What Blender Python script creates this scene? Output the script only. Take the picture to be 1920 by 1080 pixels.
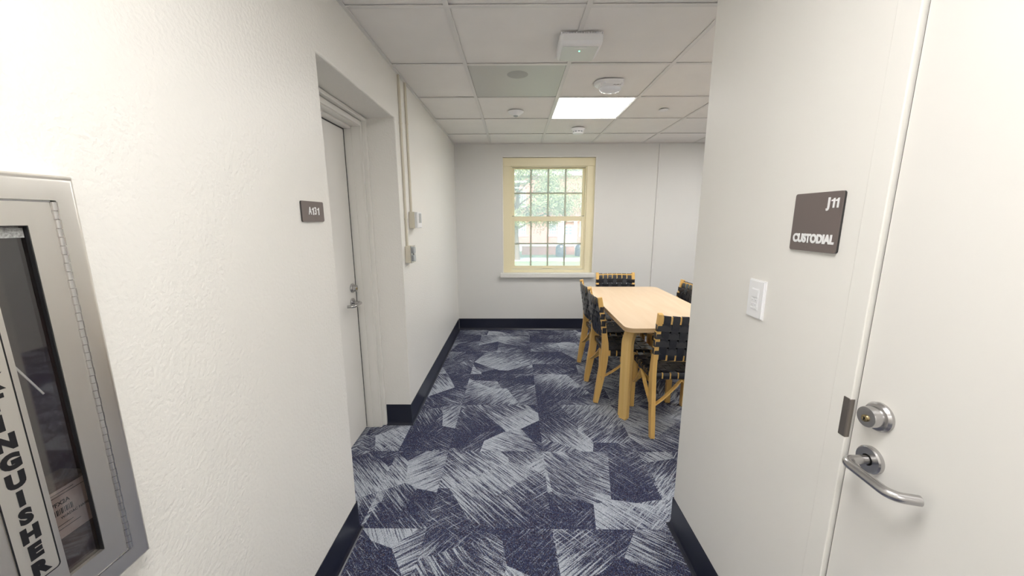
import bpy, bmesh, math, random
from mathutils import Matrix, Vector
random.seed(7)
for o in list(bpy.data.objects): bpy.data.objects.remove(o, do_unlink=True)
SC = bpy.context.scene
COL = SC.collection
PI = math.pi

# ------------------------------------------------------------------ camera
CAMH = 1.4452; FPX = 695.82
_p, _y, _r = 0.1846, -0.0079, -0.0020
_f = Vector((math.sin(_y)*math.cos(_p), math.cos(_y)*math.cos(_p), -math.sin(_p)))
_rt = Vector((math.cos(_y), -math.sin(_y), 0)); _up = _rt.cross(_f)
_rt, _up = math.cos(_r)*_rt + math.sin(_r)*_up, -math.sin(_r)*_rt + math.cos(_r)*_up
cd = bpy.data.cameras.new('camera'); cam = bpy.data.objects.new('camera', cd); COL.objects.link(cam)
cd.sensor_width = 36; cd.lens = FPX/1920*36; cd.clip_start = 0.02; cd.clip_end = 400
cam.matrix_world = Matrix(((_rt.x, _up.x, -_f.x, 0), (_rt.y, _up.y, -_f.y, 0), (_rt.z, _up.z, -_f.z, CAMH), (0, 0, 0, 1)))
SC.camera = cam

# ------------------------------------------------------------------ world, sun, exposure
W = bpy.data.worlds.new('world'); SC.world = W; W.use_nodes = True
nt = W.node_tree; nt.nodes.clear()
sky = nt.nodes.new('ShaderNodeTexSky'); sky.sky_type = 'NISHITA'; sky.sun_disc = False
sky.sun_elevation = math.radians(48); sky.sun_rotation = math.radians(160); sky.air_density = 1.4; sky.dust_density = 3.0
bg = nt.nodes.new('ShaderNodeBackground'); bg.inputs[1].default_value = 0.6
wo = nt.nodes.new('ShaderNodeOutputWorld')
nt.links.new(sky.outputs[0], bg.inputs[0]); nt.links.new(bg.outputs[0], wo.inputs[0])
sd = bpy.data.lights.new('sun', 'SUN'); sd.energy = 7.0; sd.angle = math.radians(1.5); sd.color = (1, .95, .88)
sun = bpy.data.objects.new('sun', sd); COL.objects.link(sun)
sun.rotation_euler = (math.radians(44), 0, math.radians(-24)); sun.location = (0, -5, 30)
LIGHT_E = 18.0          # emission of every ceiling light panel
vs = SC.view_settings
vs.view_transform = 'Standard'; vs.look = 'None'; vs.gamma = 1; vs.use_curve_mapping = False; vs.exposure = 0.16

# ------------------------------------------------------------------ material helpers
def mat(name, col=(.8, .8, .8), rough=.5, metal=0.0, bump=None, var=None, spec=None, emit=None, coat=0):
    m = bpy.data.materials.new(name); m.use_nodes = True
    n = m.node_tree; b = n.nodes['Principled BSDF']
    b.inputs['Base Color'].default_value = (*col, 1); b.inputs['Roughness'].default_value = rough
    b.inputs['Metallic'].default_value = metal
    if spec is not None: b.inputs['Specular IOR Level'].default_value = spec
    if coat: b.inputs['Coat Weight'].default_value = coat
    if emit: b.inputs['Emission Color'].default_value = (*emit[0], 1); b.inputs['Emission Strength'].default_value = emit[1]
    if bump or var:
        geo = n.nodes.new('ShaderNodeNewGeometry')
    if bump:
        sc, st, dist = bump
        t = n.nodes.new('ShaderNodeTexNoise'); t.inputs['Scale'].default_value = sc; t.inputs['Detail'].default_value = 3
        bp = n.nodes.new('ShaderNodeBump'); bp.inputs['Strength'].default_value = st; bp.inputs['Distance'].default_value = dist
        n.links.new(geo.outputs['Position'], t.inputs['Vector']); n.links.new(t.outputs[0], bp.inputs['Height']); n.links.new(bp.outputs[0], b.inputs['Normal'])
    if var:
        sc, amt = var
        t2 = n.nodes.new('ShaderNodeTexNoise'); t2.inputs['Scale'].default_value = sc; t2.inputs['Detail'].default_value = 4
        r = n.nodes.new('ShaderNodeMapRange'); r.inputs[1].default_value = .3; r.inputs[2].default_value = .7
        r.inputs[3].default_value = 1-amt; r.inputs[4].default_value = 1+amt*.5
        mx = n.nodes.new('ShaderNodeMix'); mx.data_type = 'RGBA'; mx.blend_type = 'MULTIPLY'; mx.inputs[0].default_value = 1
        mx.inputs[6].default_value = (*col, 1)
        n.links.new(geo.outputs['Position'], t2.inputs['Vector']); n.links.new(t2.outputs[0], r.inputs[0])
        n.links.new(r.outputs[0], mx.inputs[7]); n.links.new(mx.outputs[2], b.inputs['Base Color'])
    return m

def wood(name, c1, c2, rough=.42, scale=(1.5, 60, 60), axis='OBJ'):
    m = bpy.data.materials.new(name); m.use_nodes = True
    n = m.node_tree; b = n.nodes['Principled BSDF']; b.inputs['Roughness'].default_value = rough
    tc = n.nodes.new('ShaderNodeTexCoord'); mp = n.nodes.new('ShaderNodeMapping'); mp.inputs['Scale'].default_value = scale
    t = n.nodes.new('ShaderNodeTexNoise'); t.inputs['Scale'].default_value = 1.0; t.inputs['Detail'].default_value = 5; t.inputs['Distortion'].default_value = .6
    r = n.nodes.new('ShaderNodeValToRGB'); r.color_ramp.elements[0].position = .3; r.color_ramp.elements[1].position = .72
    r.color_ramp.elements[0].color = (*c1, 1); r.color_ramp.elements[1].color = (*c2, 1)
    n.links.new(tc.outputs['Object'], mp.inputs[0]); n.links.new(mp.outputs[0], t.inputs['Vector'])
    n.links.new(t.outputs[0], r.inputs[0]); n.links.new(r.outputs[0], b.inputs['Base Color'])
    return m

def N(n, typ, **kw):
    x = n.nodes.new(typ)
    for k, v in kw.items():
        if k[0] == 'i' and k[1:].isdigit(): x.inputs[int(k[1:])].default_value = v
        else: setattr(x, k, v)
    return x

def carpet_mat():
    m = bpy.data.materials.new('carpet_tile'); m.use_nodes = True
    n = m.node_tree; L = n.links.new; b = n.nodes['Principled BSDF']
    b.inputs['Roughness'].default_value = .9; b.inputs['Specular IOR Level'].default_value = .25
    geo = N(n, 'ShaderNodeNewGeometry'); info = N(n, 'ShaderNodeObjectInfo')
    off = N(n, 'ShaderNodeVectorMath', operation='SCALE'); off.inputs[0].default_value = (17.3, 9.1, 0)
    L(info.outputs['Random'], off.inputs['Scale'])
    pos = N(n, 'ShaderNodeVectorMath', operation='ADD'); L(geo.outputs['Position'], pos.inputs[0]); L(off.outputs[0], pos.inputs[1])
    def layer(scale, shift, angk, angb, freq):
        sh = N(n, 'ShaderNodeVectorMath', operation='ADD'); L(pos.outputs[0], sh.inputs[0]); sh.inputs[1].default_value = shift
        v = N(n, 'ShaderNodeTexVoronoi', voronoi_dimensions='2D', feature='F1', distance='EUCLIDEAN'); v.inputs['Scale'].default_value = scale
        v.inputs['Randomness'].default_value = 1
        L(sh.outputs[0], v.inputs['Vector'])
        d = N(n, 'ShaderNodeVectorMath', operation='SUBTRACT'); L(sh.outputs[0], d.inputs[0]); L(v.outputs['Position'], d.inputs[1])
        sep = N(n, 'ShaderNodeSeparateColor'); L(v.outputs['Color'], sep.inputs[0])
        sn = N(n, 'ShaderNodeMath', operation='SNAP'); L(sep.outputs[0], sn.inputs[0]); sn.inputs[1].default_value = .25
        am = N(n, 'ShaderNodeMath', operation='MULTIPLY_ADD'); L(sn.outputs[0], am.inputs[0]); am.inputs[1].default_value = angk; am.inputs[2].default_value = angb
        j = N(n, 'ShaderNodeMath', operation='MULTIPLY_ADD'); L(sep.outputs[1], j.inputs[0]); j.inputs[1].default_value = .5; L(am.outputs[0], j.inputs[2])
        rot = N(n, 'ShaderNodeVectorRotate', rotation_type='Z_AXIS'); L(d.outputs[0], rot.inputs['Vector']); L(j.outputs[0], rot.inputs['Angle'])
        st = N(n, 'ShaderNodeVectorMath', operation='MULTIPLY'); L(rot.outputs[0], st.inputs[0]); st.inputs[1].default_value = (freq*.045, freq, 1)
        of2 = N(n, 'ShaderNodeVectorMath', operation='ADD'); L(st.outputs[0], of2.inputs[0]); L(v.outputs['Position'], of2.inputs[1])
        nz = N(n, 'ShaderNodeTexNoise', noise_dimensions='2D'); nz.inputs['Scale'].default_value = 1; nz.inputs['Detail'].default_value = 4.5; nz.inputs['Roughness'].default_value = .68
        L(of2.outputs[0], nz.inputs['Vector'])
        nc = N(n, 'ShaderNodeMath', operation='MULTIPLY_ADD'); L(nz.outputs[0], nc.inputs[0]); nc.inputs[1].default_value = 1.7; nc.inputs[2].default_value = -.35
        sx = N(n, 'ShaderNodeSeparateXYZ'); L(rot.outputs[0], sx.inputs[0])
        g = N(n, 'ShaderNodeMath', operation='MULTIPLY_ADD'); L(sx.outputs[0], g.inputs[0]); g.inputs[1].default_value = scale*.42; L(nc.outputs[0], g.inputs[2])
        bi = N(n, 'ShaderNodeMath', operation='MULTIPLY_ADD'); L(sep.outputs[2], bi.inputs[0]); bi.inputs[1].default_value = .20; L(g.outputs[0], bi.inputs[2])
        return bi
    a = layer(2.3, (0, 0, 0), 2*PI, .55, 125)
    c = layer(1.9, (5.3, 2.7, 0), 2*PI, 2.1, 110)
    # tuft speckle
    sp = N(n, 'ShaderNodeTexNoise', noise_dimensions='3D'); sp.inputs['Scale'].default_value = 300; sp.inputs['Detail'].default_value = 2; L(geo.outputs['Position'], sp.inputs['Vector'])
    mx = N(n, 'ShaderNodeMath', operation='MAXIMUM'); L(a.outputs[0], mx.inputs[0])
    cs = N(n, 'ShaderNodeMath', operation='SUBTRACT'); L(c.outputs[0], cs.inputs[0]); cs.inputs[1].default_value = .03
    L(cs.outputs[0], mx.inputs[1])
    ad = N(n, 'ShaderNodeMath', operation='MULTIPLY_ADD'); L(sp.outputs[0], ad.inputs[0]); ad.inputs[1].default_value = .85; L(mx.outputs[0], ad.inputs[2])
    mr = N(n, 'ShaderNodeMapRange', interpolation_type='SMOOTHSTEP'); L(ad.outputs[0], mr.inputs[0])
    mr.inputs[1].default_value = 1.10; mr.inputs[2].default_value = 1.33
    vor = N(n, 'ShaderNodeTexVoronoi', feature='F1'); vor.inputs['Scale'].default_value = 330; L(geo.outputs['Position'], vor.inputs['Vector'])
    r1 = N(n, 'ShaderNodeValToRGB'); cr = r1.color_ramp; cr.interpolation = 'CONSTANT'
    sepv = N(n, 'ShaderNodeSeparateColor'); L(vor.outputs['Color'], sepv.inputs[0]); L(sepv.outputs[0], r1.inputs[0])
    cols = [(0, (.024, .025, .060)), (.3, (.045, .050, .105)), (.52, (.012, .012, .028)), (.68, (.065, .085, .17)), (.84, (.085, .060, .075)), (.93, (.20, .23, .30))]
    cr.elements[0].position = 0; cr.elements[0].color = (*cols[0][1], 1); cr.elements[1].position = cols[1][0]; cr.elements[1].color = (*cols[1][1], 1)
    for p, q in cols[2:]:
        e = cr.elements.new(p); e.color = (*q, 1)
    r2 = N(n, 'ShaderNodeValToRGB'); cr2 = r2.color_ramp; L(sepv.outputs[1], r2.inputs[0])
    cr2.elements[0].color = (.32, .36, .43, 1); cr2.elements[1].color = (.58, .61, .67, 1)
    mix = N(n, 'ShaderNodeMix', data_type='RGBA'); L(mr.outputs[0], mix.inputs[0]); L(r1.outputs[0], mix.inputs[6]); L(r2.outputs[0], mix.inputs[7])
    L(mix.outputs[2], b.inputs['Base Color'])
    bp = N(n, 'ShaderNodeBump'); bp.inputs['Strength'].default_value = .6; bp.inputs['Distance'].default_value = .003
    L(vor.outputs['Distance'], bp.inputs['Height']); L(bp.outputs[0], b.inputs['Normal'])
    return m

def glass_mat(name, tint=(1, 1, 1), veil=.12, refl=.06):
    m = bpy.data.materials.new(name); m.use_nodes = True
    n = m.node_tree; n.nodes.clear(); L = n.links.new
    tr = N(n, 'ShaderNodeBsdfTransparent'); tr.inputs[0].default_value = (*tint, 1)
    tl = N(n, 'ShaderNodeBsdfTranslucent'); tl.inputs[0].default_value = (.95, .97, .95, 1)
    gl = N(n, 'ShaderNodeBsdfGlossy'); gl.inputs['Roughness'].default_value = .03
    m1 = N(n, 'ShaderNodeMixShader'); m1.inputs[0].default_value = veil; L(tr.outputs[0], m1.inputs[1]); L(tl.outputs[0], m1.inputs[2])
    m2 = N(n, 'ShaderNodeMixShader'); m2.inputs[0].default_value = refl; L(m1.outputs[0], m2.inputs[1]); L(gl.outputs[0], m2.inputs[2])
    o = N(n, 'ShaderNodeOutputMaterial'); L(m2.outputs[0], o.inputs[0])
    return m

def brick_mat():
    m = bpy.data.materials.new('brick'); m.use_nodes = True
    n = m.node_tree; L = n.links.new; b = n.nodes['Principled BSDF']; b.inputs['Roughness'].default_value = .9
    geo = N(n, 'ShaderNodeNewGeometry'); sp = N(n, 'ShaderNodeSeparateXYZ'); L(geo.outputs['Position'], sp.inputs[0])
    cb = N(n, 'ShaderNodeCombineXYZ'); L(sp.outputs[0], cb.inputs[0]); L(sp.outputs[2], cb.inputs[1])
    t = N(n, 'ShaderNodeTexBrick'); t.inputs['Scale'].default_value = 4.4; L(cb.outputs[0], t.inputs['Vector'])
    t.inputs['Color1'].default_value = (.38, .135, .11, 1); t.inputs['Color2'].default_value = (.31, .105, .09, 1); t.inputs['Mortar'].default_value = (.5, .42, .36, 1)
    t.inputs['Mortar Size'].default_value = .018
    L(t.outputs[0], b.inputs['Base Color'])
    return m

M = {}
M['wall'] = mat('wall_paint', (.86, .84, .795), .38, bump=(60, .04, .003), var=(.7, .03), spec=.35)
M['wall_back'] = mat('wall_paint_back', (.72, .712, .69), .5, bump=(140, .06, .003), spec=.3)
M['wall_tex'] = mat('wall_paint_textured', (.86, .84, .795), .33, bump=(95, .40, .006), var=(.7, .03), spec=.4)
M['trimpaint'] = mat('trim_paint', (.85, .83, .785), .34, spec=.4)
M['doorpaint'] = mat('door_paint', (.83, .81, .77), .36, bump=(40, .03, .002), spec=.4)
M['carpet'] = carpet_mat()
M['base'] = mat('vinyl_base', (.012, .014, .028), .28, spec=.5)
M['subfloor'] = mat('subfloor', (.05, .05, .07), .9)
M['tile'] = mat('ceiling_tile', (.90, .875, .85), .9, bump=(420, .25, .002), var=(6, .02))
M['tee'] = mat('ceiling_tee', (.80, .78, .76), .5)
M['plenum'] = mat('plenum', (.2, .2, .2), .9)
M['perf'] = mat('perforated_metal', (.60, .60, .575), .45, metal=.1, bump=(500, .25, .001))
M['perfdark'] = mat('speaker_cone', (.46, .465, .445), .6)
M['lightframe'] = mat('light_frame', (.8, .8, .8), .4)
M['white'] = mat('white_plastic', (.90, .90, .91), .35)
M['apwhite'] = mat('grey_white_plastic', (.72, .74, .71), .4)
M['darkplastic'] = mat('dark_plastic', (.02, .02, .022), .3)
M['grey'] = mat('grey_plastic', (.42, .44, .45), .4)
M['cream'] = mat('cream_plastic', (.68, .63, .52), .45)
M['lens'] = mat('strobe_lens', (.85, .87, .92), .08, spec=.8)
M['led'] = mat('green_led', (.1, .8, .5), .4, emit=((.2, 1, .6), 3.0))
M['sign'] = mat('sign_taupe', (.165, .135, .125), .38, spec=.4)
M['signedge'] = mat('sign_edge', (.03, .028, .028), .4)
M['letter'] = mat('letter_white', (.86, .86, .86), .5)
M['black'] = mat('letter_black', (.008, .008, .01), .4)
M['steel'] = mat('satin_steel', (.52, .51, .51), .26, metal=1.0, bump=(900, .05, .0005))
M['steeldark'] = mat('aged_steel', (.30, .27, .25), .4, metal=1.0)
M['brass'] = mat('brass', (.45, .36, .20), .3, metal=1.0)
def brushed(name, col, rough):
    m = mat(name, col, rough, metal=1.0); n = m.node_tree; b = n.nodes['Principled BSDF']
    tc = N(n, 'ShaderNodeTexCoord'); mp = N(n, 'ShaderNodeMapping'); mp.inputs['Scale'].default_value = (900, 3, 3)
    t = N(n, 'ShaderNodeTexNoise'); t.inputs['Scale'].default_value = 1; bp = N(n, 'ShaderNodeBump'); bp.inputs['Strength'].default_value = .05; bp.inputs['Distance'].default_value = .0005
    n.links.new(tc.outputs['Object'], mp.inputs[0]); n.links.new(mp.outputs[0], t.inputs['Vector']); n.links.new(t.outputs[0], bp.inputs['Height']); n.links.new(bp.outputs[0], b.inputs['Normal'])
    return m
M['brushed'] = brushed('brushed_steel', (.84, .81, .76), .36)
M['chrome'] = mat('polished_edge', (.75, .75, .76), .12, metal=1.0)
M['cabin'] = mat('cabinet_interior', (.62, .60, .57), .6)
M['maroon'] = mat('cabinet_maroon', (.06, .012, .014), .5)
M['carton'] = mat('carton_brown', (.13, .085, .062), .8, var=(40, .4))
M['paper'] = mat('paper_label', (.62, .50, .46), .7)
M['smoke_glass'] = glass_mat('cabinet_glass', (.90, .89, .88), .02, .14)
M['pane'] = glass_mat('window_glass', (.98, .985, .98), .22, .02)  # translucent mix puts the bright haze of the outdoor view into the panes
M['wintrim'] = mat('window_cream', (.86, .78, .545), .4, spec=.4)
M['muntin'] = mat('muntin_backlit', (.46, .49, .40), .45)  # cream bars darkened to sage, backlit shade put into the colour
M['stool'] = mat('sill_white', (.78, .765, .73), .4)
M['maple'] = wood('maple_frame', (.73, .44, .125), (.83, .545, .19), .38, (45, 45, 2.0))
M['laminate'] = wood('table_laminate', (.72, .53, .34), (.80, .62, .43), .35, (14, 1.6, 10))
M['plyedge'] = wood('table_edge', (.50, .33, .17), (.64, .45, .25), .5, (6, 6, 160))
M['tableleg'] = wood('table_leg', (.76, .49, .155), (.85, .59, .235), .38, (45, 45, 2.0))
def strap_mat():
    m = mat('woven_strap', (.010, .012, .020), .27, spec=.75); n = m.node_tree; b = n.nodes['Principled BSDF']
    tc = N(n, 'ShaderNodeTexCoord'); w = N(n, 'ShaderNodeTexNoise'); w.inputs['Scale'].default_value = 700
    bp = N(n, 'ShaderNodeBump'); bp.inputs['Strength'].default_value = .25; bp.inputs['Distance'].default_value = .001
    n.links.new(tc.outputs['Object'], w.inputs['Vector']); n.links.new(w.outputs[0], bp.inputs['Height']); n.links.new(bp.outputs[0], b.inputs['Normal'])
    return m
M['strap'] = strap_mat()
M['rubber'] = mat('foot_pad', (.03, .025, .02), .7)
M['grass'] = mat('grass', (.20, .26, .12), .95, var=(1.2, .3))
M['concrete'] = mat('concrete_path', (.55, .53, .49), .9, var=(2, .08))
M['brick'] = brick_mat()
M['stone'] = mat('cap_stone', (.66, .63, .58), .8)
M['bwhite'] = mat('building_white', (.82, .82, .80), .6)
M['bglass'] = mat('building_glass', (.18, .22, .26), .15)
M['roof'] = mat('slate_roof', (.12, .12, .13), .8)
M['bark'] = mat('bark', (.16, .12, .09), .95, bump=(18, .6, .05))
M['leaf'] = mat('leaf', (.24, .28, .14), .6, var=(.9, .45))
M['bin'] = mat('bin_blue_grey', (.05, .06, .09), .5)

# ------------------------------------------------------------------ mesh helpers
def link(name, me, m, parent=None, mtx=None):
    o = bpy.data.objects.new(name, me); COL.objects.link(o)
    if m is not None and not me.materials: me.materials.append(M[m] if isinstance(m, str) else m)
    if parent is not None: o.parent = parent
    if mtx is not None: o.matrix_local = mtx
    return o
def fin(bm, name, m, parent=None, mtx=None, smooth=None):
    bmesh.ops.recalc_face_normals(bm, faces=bm.faces)
    me = bpy.data.meshes.new(name); bm.to_mesh(me); bm.free()
    if smooth is not None:
        for p in me.polygons: p.use_smooth = True
        me.set_sharp_from_angle(angle=math.radians(smooth))
    return link(name, me, m, parent, mtx)
def tag(o, label, cat, group=None, kind=None):
    o['label'] = label; o['category'] = cat
    if group: o['group'] = group
    if kind: o['kind'] = kind
    return o
def empty(name, mtx=None):
    o = bpy.data.objects.new(name, None); COL.objects.link(o); o.empty_display_size = .05
    if mtx is not None: o.matrix_world = mtx
    return o
def T(x, y, z): return Matrix.Translation((x, y, z))
def RZ(a): return Matrix.Rotation(a, 4, 'Z')
def box(bm, x0, x1, y0, y1, z0, z1, bev=0, seg=1):
    g = bmesh.ops.create_cube(bm, size=1)
    for v in g['verts']: v.co = Vector((x0+(x1-x0)*(v.co.x+.5), y0+(y1-y0)*(v.co.y+.5), z0+(z1-z0)*(v.co.z+.5)))
    if bev:
        es = list({e for v in g['verts'] for e in v.link_edges})
        bmesh.ops.bevel(bm, geom=es, offset=bev, segments=seg, profile=.5, affect='EDGES')
def boxo(name, m, d, parent=None, bev=0, seg=1, mtx=None, smooth=None):
    bm = bmesh.new(); box(bm, *d, bev=bev, seg=seg); return fin(bm, name, m, parent, mtx, smooth)
def cyl(bm, r0, r1, z0, z1, seg=24, mtx=None):
    g = bmesh.ops.create_cone(bm, cap_ends=True, segments=seg, radius1=r0, radius2=r1, depth=z1-z0)
    bmesh.ops.translate(bm, verts=g['verts'], vec=(0, 0, (z0+z1)/2))
    if mtx is not None: bmesh.ops.transform(bm, verts=g['verts'], matrix=mtx)
def lathe(bm, prof, seg=28, mtx=None, sx=1, sy=1):
    """prof: list of (r, z); revolved about local z"""
    rings = []
    for r, z in prof:
        if r < 1e-6: rings.append([bm.verts.new((0, 0, z))])
        else: rings.append([bm.verts.new((r*sx*math.cos(2*PI*i/seg), r*sy*math.sin(2*PI*i/seg), z)) for i in range(seg)])
    for a, b in zip(rings, rings[1:]):
        for i in range(seg):
            j = (i+1) % seg
            if len(a) == 1 and len(b) == 1: continue
            if len(a) == 1: bm.faces.new((a[0], b[i], b[j]))
            elif len(b) == 1: bm.faces.new((a[i], a[j], b[0]))
            else: bm.faces.new((a[i], a[j], b[j], b[i]))
    vs_ = [v for r in rings for v in r]
    if mtx is not None: bmesh.ops.transform(bm, verts=vs_, matrix=mtx)
def sweep(bm, pts, sect, ups=None, closed=False, caps=True):
    """sweep a section [(a,b)..] along pts; a along 'side', b along 'up'. ups: fixed side vector or list"""
    P = [Vector(p) for p in pts]; n = len(P); rings = []
    for i in range(n):
        if closed: t = (P[(i+1) % n]-P[i-1]).normalized()
        else: t = (P[min(i+1, n-1)]-P[max(i-1, 0)]).normalized()
        s = Vector(ups) if not isinstance(ups, list) else Vector(ups[i])
        s = (s - t*s.dot(t)).normalized(); u = t.cross(s)
        sec = sect[i] if isinstance(sect[0], list) else sect
        rings.append([bm.verts.new(P[i]+s*a+u*b) for a, b in sec])
    k = len(rings[0])
    for i in range(n if closed else n-1):
        a, b = rings[i], rings[(i+1) % n]
        for j in range(k):
            bm.faces.new((a[j], a[(j+1) % k], b[(j+1) % k], b[j]))
    if caps and not closed:
        bm.faces.new(rings[0]); bm.faces.new(rings[-1])
def rect(w, h): return [(-w/2, -h/2), (w/2, -h/2), (w/2, h/2), (-w/2, h/2)]
def circ(r, k=12): return [(r*math.cos(2*PI*i/k), r*math.sin(2*PI*i/k)) for i in range(k)]
def prism(bm, outline, z0, z1):
    a = [bm.verts.new((x, y, z0)) for x, y in outline]; b = [bm.verts.new((x, y, z1)) for x, y in outline]
    n = len(a); bm.faces.new(a); bm.faces.new(b)
    for i in range(n): bm.faces.new((a[i], a[(i+1) % n], b[(i+1) % n], b[i]))
def rrect(x0, x1, y0, y1, r, k=5):
    o = []
    for cx, cy, a0 in ((x1-r, y1-r, 0), (x0+r, y1-r, 90), (x0+r, y0+r, 180), (x1-r, y0+r, 270)):
        for i in range(k+1):
            a = math.radians(a0+90*i/k); o.append((cx+r*math.cos(a), cy+r*math.sin(a)))
    return o
def ring_prism(bm, outer, inner, z0, z1):
    """frame between two rectangles (x0,x1,y0,y1)"""
    ox0, ox1, oy0, oy1 = outer; ix0, ix1, iy0, iy1 = inner
    O = [(ox0, oy0), (ox1, oy0), (ox1, oy1), (ox0, oy1)]; I = [(ix0, iy0), (ix1, iy0), (ix1, iy1), (ix0, iy1)]
    v = {}
    for nm, pts in (('O', O), ('I', I)):
        for zi, z in ((0, z0), (1, z1)): v[nm, zi] = [bm.verts.new((x, y, z)) for x, y in pts]
    for i in range(4):
        j = (i+1) % 4
        bm.faces.new((v['O', 1][i], v['O', 1][j], v['I', 1][j], v['I', 1][i])); bm.faces.new((v['O', 0][i], v['I', 0][i], v['I', 0][j], v['O', 0][j]))
        bm.faces.new((v['O', 0][i], v['O', 0][j], v['O', 1][j], v['O', 1][i])); bm.faces.new((v['I', 0][i], v['I', 1][i], v['I', 1][j], v['I', 0][j]))
def wall_grid(bm, uc, vc, holes, t, mp):
    uc = sorted(set(uc) | {h[0] for h in holes} | {h[1] for h in holes}); vc = sorted(set(vc) | {h[2] for h in holes} | {h[3] for h in holes})
    uc = [u for u in uc]; nu, nv = len(uc)-1, len(vc)-1
    def solid(i, j):
        if i < 0 or j < 0 or i >= nu or j >= nv: return False
        cu, cv = (uc[i]+uc[i+1])/2, (vc[j]+vc[j+1])/2
        return not any(h[0] < cu < h[1] and h[2] < cv < h[3] for h in holes)
    V = {}
    def v(i, j, k):
        if (i, j, k) not in V: V[i, j, k] = bm.verts.new(mp(uc[i], vc[j], k*t))
        return V[i, j, k]
    for i in range(nu):
        for j in range(nv):
            if not solid(i, j): continue
            bm.faces.new((v(i, j, 0), v(i+1, j, 0), v(i+1, j+1, 0), v(i, j+1, 0))); bm.faces.new((v(i, j, 1), v(i, j+1, 1), v(i+1, j+1, 1), v(i+1, j, 1)))
            for di, dj, a, b in ((-1, 0, (i, j), (i, j+1)), (1, 0, (i+1, j), (i+1, j+1)), (0, -1, (i, j), (i+1, j)), (0, 1, (i, j+1), (i+1, j+1))):
                if not solid(i+di, j+dj): bm.faces.new((v(*a, 0), v(*b, 0), v(*b, 1), v(*a, 1)))
def text(name, body, size, m, parent, mtx, bold=.0, sx=1.0, ext=.0006, align='CENTER'):
    cu = bpy.data.curves.new(name, 'FONT'); cu.body = body; cu.size = size; cu.offset = bold; cu.extrude = ext
    cu.align_x = align; cu.align_y = 'CENTER'; cu.resolution_u = 4
    to = bpy.data.objects.new(name+'_src', cu); COL.objects.link(to)
    bpy.context.view_layer.update()
    me = bpy.data.meshes.new_from_object(to.evaluated_get(bpy.context.evaluated_depsgraph_get()))
    bpy.data.objects.remove(to, do_unlink=True); me.materials.clear()
    for v in me.vertices: v.co.x *= sx
    return link(name, me, m, parent, mtx)

def digit_one(parent, x, y, h, m='letter'):
    w_ = h*.20; bm = bmesh.new()
    prism(bm, [(x-w_*.1, y-h/2), (x+w_*.9, y-h/2), (x+w_*.9, y+h/2), (x+w_*.25, y+h/2), (x-w_*.35, y+h*.36), (x-w_*1.25, y+h*.31), (x-w_*1.25, y+h*.17), (x-w_*.1, y+h*.19)], .0068, .008)
    return fin(bm, 'lettering', m, parent)

# ------------------------------------------------------------------ dimensions
XL, XR = -.739, .748
YB = 4.735; YN = -2.6; HC = 2.336; XE = 4.0; YC = 1.545
J0, J1, JT = 1.512, 2.43, 2.056           # door recess in left wall
CY0, CY1, CZ0, CZ1 = .292, .600, .832, 1.492   # hole for the cabinet tub
WX0, WX1, WZ0, WZ1 = -.152, .993, .755, 2.186  # window hole

# ------------------------------------------------------------------ walls
def struct(o, label, cat): return tag(o, label, cat, kind='structure')
bm = bmesh.new()
wall_grid(bm, [YN-.15, YB+.25], [-.05, HC+.12], [(J0, J1, -.05, JT), (CY0, CY1, CZ0, CZ1)], .5, lambda u, v, w: (XL-w, u, v))
es = []
for e in bm.edges:
    a, b = e.verts
    if abs(a.co.x-XL) < 1e-5 and abs(b.co.x-XL) < 1e-5:
        for c in (J0, J1):
            if abs(a.co.y-c) < 1e-5 and abs(b.co.y-c) < 1e-5 and max(a.co.z, b.co.z) <= JT+1e-4: es.append(e)
        if abs(a.co.z-JT) < 1e-5 and abs(b.co.z-JT) < 1e-5 and min(a.co.y, b.co.y) >= J0-1e-4 and max(a.co.y, b.co.y) <= J1+1e-4: es.append(e)
bmesh.ops.bevel(bm, geom=es, offset=.009, segments=3, profile=.5, affect='EDGES')
struct(fin(bm, 'wall_left', 'wall_tex'), 'off-white textured wall on the left holding the recessed door', 'wall')
bm = bmesh.new()
RD0, RD1, RDT = -.165, .8, 2.1             # right door rough opening
wall_grid(bm, [YN-.15, YC], [-.05, HC+.12], [(RD0-.035, RD1+.0, -.05, RDT+.035)], .16, lambda u, v, w: (XR+w, u, v))
es = [e for e in bm.edges if all(abs(v.co.x-XR) < 1e-5 and abs(v.co.y-YC) < 1e-5 for v in e.verts)]
bmesh.ops.bevel(bm, geom=es, offset=.006, segments=3, profile=.5, affect='EDGES')
struct(fin(bm, 'wall_right', 'wall'), 'smooth off-white wall on the right carrying the brown room sign', 'wall')
struct(boxo('wall_partition', 'wall', (XR+.16, XE+.15, YC-.16, YC, -.05, HC+.12)), 'off-white partition wall running right behind the corner', 'wall')
struct(boxo('wall_closet', 'wall', (XR+.16, XR+.2, RD0-.2, RD1+.2, -.05, HC)), 'wall closing the space behind the custodial door', 'wall')
bm = bmesh.new()
wall_grid(bm, [XL, XE+.15], [-.05, HC+.12], [(WX0, WX1, WZ0, WZ1)], .25, lambda u, v, w: (u, YB+w, v))
es = [e for e in bm.edges if all(abs(v.co.y-YB) < 1e-5 and WX0-1e-4 <= v.co.x <= WX1+1e-4 and WZ0-1e-4 <= v.co.z <= WZ1+1e-4 for v in e.verts)]
bmesh.ops.bevel(bm, geom=es, offset=.006, segments=2, profile=.5, affect='EDGES')
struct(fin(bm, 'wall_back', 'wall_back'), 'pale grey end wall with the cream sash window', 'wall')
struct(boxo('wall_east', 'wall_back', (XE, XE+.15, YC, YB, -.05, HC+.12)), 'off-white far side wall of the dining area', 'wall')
struct(boxo('wall_hall_end', 'wall', (XL, XR, YN-.15, YN, -.05, HC+.12)), 'off-white wall closing the corridor behind the viewer', 'wall')

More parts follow.
